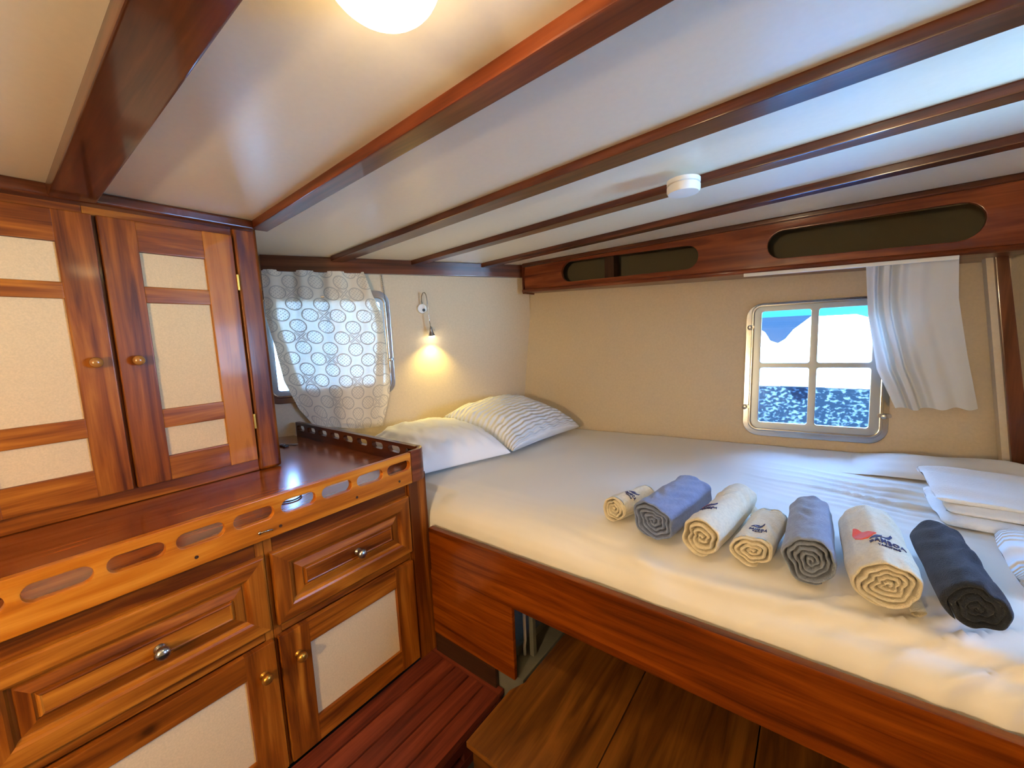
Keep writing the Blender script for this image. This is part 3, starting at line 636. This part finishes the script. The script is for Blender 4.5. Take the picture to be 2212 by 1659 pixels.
# ------------------------------------------------------------------ bed
bd = thing('bed_frame', 'varnished pine bunk frame under the wide white mattress', 'bed', (-.2, 1.2, 0))
b = MB(); b.plate([(-1.222, .372), (1.43, .385), (1.43, .588), (-1.222, .558)], [], lambda u, v, w: (u, .985+w, v), .026, axis=0, bev=.006, tone=.0); b.build('side_rail', 'bed', bd, smooth=True)
b = MB(); b.box(-1.234, -.813, .992, 1.008, .092, .371, axis=0, bev=.003, tone=.06); b.build('lower_panel', 'bed', bd, smooth=True)
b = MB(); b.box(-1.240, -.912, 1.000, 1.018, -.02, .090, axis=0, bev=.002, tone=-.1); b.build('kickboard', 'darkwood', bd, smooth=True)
b = MB(); b.box(-1.235, 1.30, 1.86, 1.88, -.128, .428, bev=0); b.box(1.30, 1.32, 1.03, 1.88, -.128, .428, bev=0); b.build('bunk_shade', 'dark', bd)  # dark boards added to stand in for shade beneath the bunk
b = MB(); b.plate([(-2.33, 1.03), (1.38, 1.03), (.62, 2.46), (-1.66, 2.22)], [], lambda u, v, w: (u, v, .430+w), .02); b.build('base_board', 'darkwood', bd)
prof = [(0, .455), (0, .54), (.003, .585), (.014, .615), (.034, .637), (.062, .654), (.10, .668), (.145, .677), (.20, .680)]
def matt(u, v):
    # v: front profile first 30 %, then the top
    if v < .22:
        q = v/.22*(len(prof)-1); k_ = min(int(q), len(prof)-2); f_ = q-k_; dy = prof[k_][0]+(prof[k_+1][0]-prof[k_][0])*f_; z = prof[k_][1]+(prof[k_+1][1]-prof[k_][1])*f_; y = 1.026+dy; top = False
    else: y = 1.226; z = .68; top = True
    x = -2.37+(1.42+2.37)*u
    for _ in range(3):
        xl = -2.375+.5245*(y-.97)+.03; xr = XR(y)-.03; x = xl+(xr-xl)*u
        if top:
            yb = fwall(min(x, .66), .68)-.012; y = 1.226+(yb-1.226)*((v-.22)/.78)
    # soft shape and creases
    h = .003*wig(x, y, 0, 2.2)+.0018*wig(x, y, 3, 7)
    if y > 1.2: h += .003
    g = lambda cx, cy_, sx_, sy_: exp(-((x-cx)/sx_)**2-((y-cy_)/sy_)**2)
    env = g(.28, 1.88, .30, .24); t = y+.06*sin(x*3)+.03*(x-.2)
    for c0, a0, w0 in ((1.70, .004, .008), (1.79, .0035, .006), (1.85, .006, .008), (1.93, .004, .007), (1.99, .005, .009), (2.07, .004, .010), (1.62, .004, .012), (1.75, .003, .006)):
        h += a0*env*2.6*exp(-((t-c0+.01*sin(x*17+c0*9))/w0)**2)
    env = g(.32, 1.09, .40, .11)
    for kf in range(9):
        c0 = -.10+kf*.095+.03*sin(kf*7); tt = x-(y-1.03)*(1.7+.5*sin(kf*3))-c0
        h += .017*env*exp(-(tt/(.012+.005*sin(kf*5)))**2)
    h -= .012*g(-.50, 1.07, .10, .06); h += .010*exp(-((x+.33-(y-1.03)*-1.2)/.05)**2-((y-1.06)/.06)**2)
    h += .010*exp(-((x-.05)/.55)**2)*exp(-((y-1.085-.02*sin(x*5))/.014)**2)-.008*exp(-((x-.1)/.5)**2)*exp(-((y-1.055-.015*sin(x*7))/.012)**2)
    hx = 0
    if y < 1.1 and not top: hx = h*.9
    # keep the sheet tucked at the wall
    if top and v > .97: z -= .03*((v-.97)/.03)**2
    if x < -1.0 and y < 1.12: z -= .012*max(0, 1-(x+1.235)/.06) if x > -1.235 else .012
    return (x, y-hx, z+(h if z > .58 else 0))
b = MB(); b.grid(matt, 300, 130, uvf=lambda u, v: (u*3.7, v*1.5)); mt = b.build('mattress', 'sheet', smooth='all', label='wide white-sheeted mattress filling the bunk', category='mattress')

def pillow(name, mat, c, ax, hl, hw, th, tilt, label, cat, seed=0, uvs=1, low=.25, group=None):
    X = Vector(ax).normalized(); Y = Vector((-X.y, X.x, 0)); Z = Vector((0, 0, 1))
    if tilt:
        m = Matrix.Rotation(tilt, 3, X); Y = m @ Y; Z = m @ Z
    c = Vector(c)
    def f(u, v):
        bot = u > .5; uu = (2*u if not bot else 2*(1-u))*2-1; a_ = uu; q = v*2-1
        a_ = sin(a_*pi/2)*.6+a_*.4; q2 = sin(q*pi/2)*.6+q*.4
        e_ = max(0, (1-abs(a_)**2.6))*max(0, (1-abs(q2)**2.6)); t = th*e_**.45
        pin = 1-.10*(1-abs(a_)**2)*abs(q2)**6; pin2 = 1-.09*(1-abs(q2)**2)*abs(a_)**6
        p = c+X*(q2*hl*pin)+Y*(a_*hw*pin2)
        w_ = (.010*wig(a_*1.5, q2*2.5, seed, 1.7)+.006*wig(a_*3, q2*9, seed+5, 1.5))*min(1, e_*3)
        d_ = min(1-abs(a_), 1-abs(q2)); w_ += .006*exp(-(d_/.25)**2)*sin(q2*22+a_*16+seed)*min(1, e_*8)
        return p+(Z*(t+w_) if not bot else Z*(-t*low))
    b = MB(); b.grid(f, 96, 60, uvf=lambda u, v: (u*hw*4, v*hl*2)); bmesh.ops.remove_doubles(b.bm, verts=b.bm.verts, dist=.0004); bmesh.ops.recalc_face_normals(b.bm, faces=b.bm.faces)
    return b.build(name, mat, smooth='all', label=label, category=cat, **({'group': group} if group else {}))
pillow('pillow', 'pillow', (-1.640, 1.400, .715), (.30, .95, 0), .275, .34, .155, radians(0), 'plump smooth white pillow nearer the worktop rail', 'pillow', seed=2, low=.20)
pillow('pillow', 'ribbed', (-1.475, 1.905, .785), (.06, 1, 0), .325, .28, .130, radians(13), 'ribbed white pillow in the far corner of the bed', 'pillow', seed=9, low=.30)

# folded white towels and sheet at the right end of the bed
def slab(b, x0, x1, y0, y1, z0, th, skew=0, seed=0, amp=.004, nx=50, ny=60):
    def f(u, v):
        w = v*2*pi; cz = sin(w); cyy = cos(w)
        e_ = lambda c_: (abs(c_)**.45)*(1 if c_ > 0 else -1)
        yc, zc = (y0+y1)/2, z0+th/2; pu = 2*u-1; cap = (1-abs(pu)**14)**.5
        y = yc+e_(cyy)*(y1-y0)/2*(.93+.07*cap); z = zc+e_(cz)*th/2*cap
        x = x0+(x1-x0)*u+skew*(y-y0)
        x += .02*wig(y*4, seed, 0, 1); z += amp*wig(x*8, y*14, seed, 1)*(1 if cz > 0 else 0)+amp*1.3*sin((y+.25*x)*46+seed)*(1 if cz > 0 else 0)*exp(-((x-x0)/.3)**2)
        return (x, y, z)
    b.grid(f, nx, ny, uvf=lambda u, v: (v*.6, u*.6)); bmesh.ops.remove_doubles(b.bm, verts=b.bm.verts, dist=.0003); bmesh.ops.recalc_face_normals(b.bm, faces=b.bm.faces)
b = MB(); slab(b, .305, .80, 1.66, 1.98, .686, .028, .02, 1); slab(b, .325, .80, 1.70, 2.05, .712, .024, .02, 3)
slab(b, .310, .76, 1.74, 2.12, .733, .018, .02, 6, .005)
b.build('folded_blanket', 'blanket', smooth='all', label='folded white blanket lying at the right end of the bed', category='blanket')
def heap(u, v):
    x = .10+.66*u; y = 2.10+.32*v; pk = max(0, 1-((u-.60)/.55)**2)*max(0, 1-((v-.55)/.60)**2)
    xm = XR(y)-.05; x = min(x, xm+.0001*u); y = min(y, fwall(min(x, .6), .7)-.03+.0001*v)
    return (x, y, .6835+.060*pk**.8+.008*pk*sin(u*14+v*5)+.006*pk*wig(u*6, v*6, 2))
b = MB(); b.grid(heap, 50, 40); b.build('bunched_sheet', 'sheet', smooth='all', label='bunched loose white sheet behind the folded blanket by the wall', category='sheet')
b = MB(); slab(b, .372, .86, 1.315, 1.60, .684, .060, .05, 12, .002); b.build('ribbed_towel', 'ribbed2', smooth='all', label='white ribbed folded cloth at the right edge of the bed beside the navy towel', category='towel')

# ------------------------------------------------------------------ rolled towels
def roll(mat, front, back, rx, rz, turns, nseed, label, flat=0, N=70, flap=0, terry=.0015, lay=.62):
    f0, b0 = Vector(front), Vector(back); L = (b0-f0).length; ax = (b0-f0).normalized(); X = Vector((ax.y, -ax.x, 0)).normalized()*1; Z = Vector((0, 0, 1))
    if X.x < 0: X = -X
    pitch = 1/turns; seed = 3.9 if mat == 'navy' else 4.55+.35*(nseed % 2)
    zc = .683+rz
    def rad(t):                                   # t in turns from the core
        return .06+.94*t/turns
    def sec(t, dr):
        r_ = rad(t)+dr; a_ = 2*pi*t+seed
        k_ = .42*(1-t/turns)**.5+.035
        q_ = max(0, (t-(turns-.10))/.10); r_ *= 1-.05*q_*q_
        r_ = max(.012, r_*(1+k_*noise.noise(Vector((cos(a_)*1.6, sin(a_)*1.6, nseed*3.1+t*.16)))+flat*k_*.75*cos(2*a_+nseed)))
        return r_*cos(a_)*rx, r_*sin(a_)*rz
    def pt(t, dr, s_):                            # s_ metres along the axis
        x, z = sec(t, dr); wob = 1+.10*noise.noise(Vector((s_*9, nseed, cos(2*pi*t)*.8)))*(t/turns) ; x *= wob; z *= wob
        z = max(z, -rz*.93+.002*(1-t/turns))
        if z > 0 and t > turns-1.2: z += terry*1.6*sin(s_*95+3*sin(x*60+nseed))*(abs(noise.noise(Vector((s_*12, x*20, nseed))))*2)
        y_ = s_+.006*noise.noise(Vector((t*1.4, seed, 1)))
        return f0*1+Vector((0, 0, zc-f0.z))+ax*y_+X*x+Z*z
    n_ = int(N*turns); ns = 26; th = pitch*lay
    b = bmesh.new(); A = []
    prof = [(.30, .003), (.08, .0006), (0, .003)]
    # ribbon ring: outer side front->back, inner side back->front, rounded at both ends
    st = [(0, .5, 0)] ; ring = []
    st = [(1-.18, .0035), (1, .010)]+[(1, L*k_/ns) for k_ in range(1, ns)]+[(1, L-.010), (1-.18, L-.0035)]+[(.5, L)]+[(.18, L-.0035), (0, L-.010)]+[(0, L*.5)]+[(0, .010), (.18, .0035)]+[(.5, 0)]
    for i in range(n_+1):
        t = turns*i/n_; tf = 1-.8*max(0, (t-(turns-.12))/.12)**2; A.append([b.verts.new(pt(t, -th*(1-e_)*tf-th*(1-tf), s_)) for e_, s_ in st])
    m = len(st)
    for i in range(n_):
        for k_ in range(m): b.faces.new((A[i][k_], A[i][(k_+1) % m], A[i+1][(k_+1) % m], A[i+1][k_]))
    b.faces.new(A[0]); b.faces.new(list(reversed(A[-1])))
    bmesh.ops.recalc_face_normals(b, faces=b.faces)
    g = MB(); g._merge(b, 1)
    # loose end lying against the bed
    if flap and mat != 'x':
        sgn = 1 if flap > 0 else -1; w_ = abs(flap)
        def fl(u, v):
            s_ = .004+v*(L-.008); q = 2*pi*u
            x = sgn*(rx*.55+w_*.5)+cos(q)*w_*.5; z = -rz*.90+sin(q)*.006+.008*max(0, cos(q)*sgn)
            return f0+Vector((0, 0, zc-f0.z))+ax*s_+X*x+Z*(z+.004)
        g.grid(fl, 14, 10)
    o = g.build('rolled_towel', mat, smooth='all', label=label, category='towel', group='rolled towels in a row on the bed')
    return o, pt, turns, seed, L, rx
TW = [('cream', (-.515, 1.175), (-.462, 1.345), .048, .046, 4, 1.0, 'small cream rolled towel at the left end of the row', 0, 0),
      ('blue', (-.372, 1.130), (-.325, 1.440), .070, .060, 5, 2.1, 'bright blue rolled towel second from the left of the row', .5, 0),
      ('cream', (-.236, 1.112), (-.188, 1.460), .060, .055, 4, 3.6, 'long cream rolled towel between the bright blue one and a small cream one', .6, 0),
      ('cream', (-.118, 1.130), (-.094, 1.365), .053, .043, 4, 5.2, 'small cream rolled towel in the middle leaning on the grey-blue roll', .7, 0),
      ('greyblue', (.004, 1.120), (.002, 1.430), .060, .060, 5, 1.7, 'grey-blue rolled towel right of the middle of the row', .2, 0),
      ('cream', (.136, 1.100), (.124, 1.440), .066, .058, 5, 4.3, 'large cream rolled towel with a bright orange and navy emblem', .5, .03),
      ('navy', (.262, 1.100), (.256, 1.420), .050, .055, 4, 2.8, 'dark navy rolled towel at the right end of the row', .1, 0)]
rolls = []
for mat, f_, b_, rx, rz, tn_, sd_, lab, fl, fp in TW:
    rolls.append(roll(mat, (f_[0], f_[1], .7), (b_[0], b_[1], .7), rx, rz, tn_, sd_, lab, flat=fl, flap=fp*.8, lay=.85 if mat == 'navy' else .62, terry=.004 if mat == 'navy' else .002))
def on_towel(ro, polys, s0, ang0, mat, name, scale=1.0, label=None):
    """lay flat shapes (u around the roll to the right, v towards the back, metres) on the towel"""
    o, pt, turns, seed, L, rx = ro; g = MB(); b = bmesh.new()
    def mapp(u, v, w):
        ang = ang0-u/rx; t = turns-1+(((ang-seed)/(2*pi)-turns) % 1.0)
        if t > turns-.001: t = turns-.001
        p = pt(t, 0, s0+v); q = pt(t, .06, s0+v); d_ = (q-p).normalized(); return p+d_*w
    for P_ in polys:
        if isinstance(P_, tuple): vs_, fs_ = P_
        else:
            vs_ = P_; fs_ = [list(range(len(P_)))]
        V_ = [b.verts.new((p[0]*scale, p[1]*scale*1.7, 0)) for p in vs_]
        for f in fs_:
            try: b.faces.new([V_[k_] for k_ in f])
            except Exception: pass
    bmesh.ops.triangulate(b, faces=b.faces[:])
    bmesh.ops.subdivide_edges(b, edges=[e_ for e_ in b.edges if e_.calc_length() > .008], cuts=3, use_grid_fill=True)
    bmesh.ops.triangulate(b, faces=b.faces[:])
    r_ = bmesh.ops.extrude_face_region(b, geom=b.faces[:])
    for e_ in r_['geom']:
        if isinstance(e_, bmesh.types.BMVert): e_.co.z = .0022
    for v in b.verts: v.co = mapp(v.co.x, v.co.y, v.co.z-.0004)
    bmesh.ops.recalc_face_normals(b, faces=b.faces)
    g._merge(b, 0, 0); e2 = g.build(name, mat, o)
    if label: e2['label'] = label
    return e2
def text_polys(s_, size, x0, y0, bold=0):
    cu = bpy.data.curves.new('t', 'FONT'); cu.body = s_; cu.size = size; cu.resolution_u = 2; cu.offset = bold; cu.space_character = 1.15
    ob = bpy.data.objects.new('t', cu); C.objects.link(ob); dg = bpy.context.evaluated_depsgraph_get(); me = ob.evaluated_get(dg).to_mesh()
    r_ = ([(v.co.x+x0, v.co.y+y0) for v in me.vertices], [list(p.vertices) for p in me.polygons])
    ob.evaluated_get(dg).to_mesh_clear(); bpy.data.objects.remove(ob); bpy.data.curves.remove(cu); return r_
sail = [(-.034, .034), (-.040, .018), (-.036, .004), (-.022, -.002), (-.006, .000), (.012, .013), (-.002, .017), (-.016, .022), (-.028, .033)]
sw1 = [(-.004, -.002), (.010, .001), (.022, .011), (.010, .008), (.002, .003)]
sw2 = [(.006, -.001), (.020, -.002), (.034, .004), (.041, .012), (.039, .018), (.034, .011), (.022, .006), (.012, .002)]
def emblem(ro, s0, ang, sc, parts=(1, 1, 1)):
    if parts[0]: on_towel(ro, [sail], s0, ang, 'orange', 'emblem', sc, 'orange embroidered sail emblem')
    if parts[1]: on_towel(ro, [sw1, sw2], s0, ang, 'navythread', 'emblem', sc, 'navy embroidered wave emblem')
    if parts[2]:
        on_towel(ro, [text_polys('BAMBOA', .014, -.006, -.018, .0003)], s0, ang, 'navythread', 'lettering', sc, 'navy embroidered lettering')
        on_towel(ro, [text_polys('YACHTING', .0065, .008, -.0265, .0001)], s0, ang, 'navythread', 'lettering', sc, 'navy embroidered small lettering')
emblem(rolls[5], .125, radians(106), 1.1)
emblem(rolls[2], .120, radians(128), .85)
emblem(rolls[3], .080, radians(112), .75, (0, 1, 1))
emblem(rolls[0], .080, radians(85), .70, (0, 1, 1))
# loose corner of the third towel
o3 = rolls[2][0]
b = MB(); b.plate([(0, 0), (.055, .035), (.0, .085)], [], lambda u, v, w: (-.150+u, 1.385+v-.02, .722+w-u*.5), .004, bev=.0015); b.build('towel_corner', 'cream', o3)

# ------------------------------------------------------------------ floor grating, step, things under the bed
b = MB()
for i in range(5):
    x0 = -1.262+i*.0752; b.box(x0+.003, x0+.0715, -1.2, .985, -.024, 0, axis=1, bev=.002)
b.box(-1.262, -.888, .985, 1.016, -.024, .001, axis=0, bev=.002, tone=-.05); b.box(-1.262, -.888, -1.2, 1.0, -.06, -.026, bev=0, tone=-.3)
b.box(-1.262, -.888, -1.2, 1.01, -.13, -.10, bev=0, tone=-.3)
for yb_ in (-1.0, -.4, .2, .8): b.box(-1.26, -.89, yb_, yb_+.05, -.11, -.05, bev=0, tone=-.3)
b.build('floor_grating', 'slat', smooth=True, label='dark red-brown slatted floor grating in front of the cabinets', category='floor grating')
stp = thing('wooden_step', 'worn wooden plank platform on the floor under and before the bed', 'platform', (-.3, 1.2, -.13))
b = MB()
for x0, x1, pl in ((-.787, -.443, [(-.787, .719), (-.443, .719), (-.443, 1.75), (-.762, 1.75), (-.762, .985), (-.787, .930)]), (-.440, -.10, None), (-.097, .24, None), (.243, .60, None)):
    pl = pl or [(x0, .719), (x1, .719), (x1, 1.75), (x0, 1.75)]
    b.plate(pl, [], lambda u, v, w: (u, v, .100+w), .020, axis=1, bev=.002)
b.build('step_top', 'plank', stp, smooth=True)
b = MB(); b.box(-.775, .60, .732, .750, -.129, .100, axis=0, bev=.002, tone=-.1); b.build('step_front', 'plank', stp, smooth=True)
b = MB(); b.box(-.777, -.757, .740, 1.75, -.129, .100, axis=1, bev=.002, tone=-.15); b.build('step_side', 'plank', stp, smooth=True)
b = MB(); b.box(-1.235, -.93, .722, .735, -.129, -.128, bev=0); b.bm.free(); 
hb = thing('hull_shelf', 'grey painted hull ledge seen in the dark beneath the bunk', 'ledge', (-1.0, 1.5, -.13))
b = MB(); b.plate([(-1.22, 1.022), (-.80, 1.022), (-.80, 1.85), (-1.22, 1.85)], [], lambda u, v, w: (u, v, -.128+w), .205, bev=.003); b.build('ledge_top', 'greypaint', hb)
b = MB(); b.box(-.905, -.880, 1.10, 1.84, .078, .11, axis=1, bev=.003); b.build('ledge_batten', 'greypaint', hb)
vt = thing('round_vent', 'small round white slotted vent cap beneath the bunk', 'vent', (-.79, 1.30, .10))
vc = Vector((-.815, 1.335, .085)); va = Vector((.45, -.55, .70)).normalized()
b = MB(); b.lathe([(.030, -.0), (.030, .028), (.036, .030), (.036, .036), (.031, .038), (0, .036)], vc, (0, 0, 1), 28); b.build('vent_body', 'greypaint', vt, smooth=True)
b = MB()
for k_ in range(8):
    a_ = k_*pi/4; b.box(.009, .027, -.003, .003, 0, .0015, bev=0, T=Matrix.Translation(vc+Vector((0, 0, .0375))) @ Matrix.Rotation(a_, 4, 'Z'))
b.build('vent_slots', 'black', vt)
b = MB(); b.tube([(-.862, 1.12, .079), (-.862, 1.12, .12), (-.858, 1.12, .14), (-.858, 1.12, .40)], .006, 10); b.build('pipe', 'white', smooth='all', label='thin white pipe standing beneath the bunk behind the lower panel', category='pipe')
b = MB(); b.box(-.845, -.826, 1.13, 1.15, .079, .428, axis=2, bev=.002); b.build('support_batten', 'greypaint', label='grey upright batten beneath the bunk beside the white pipe', category='batten')
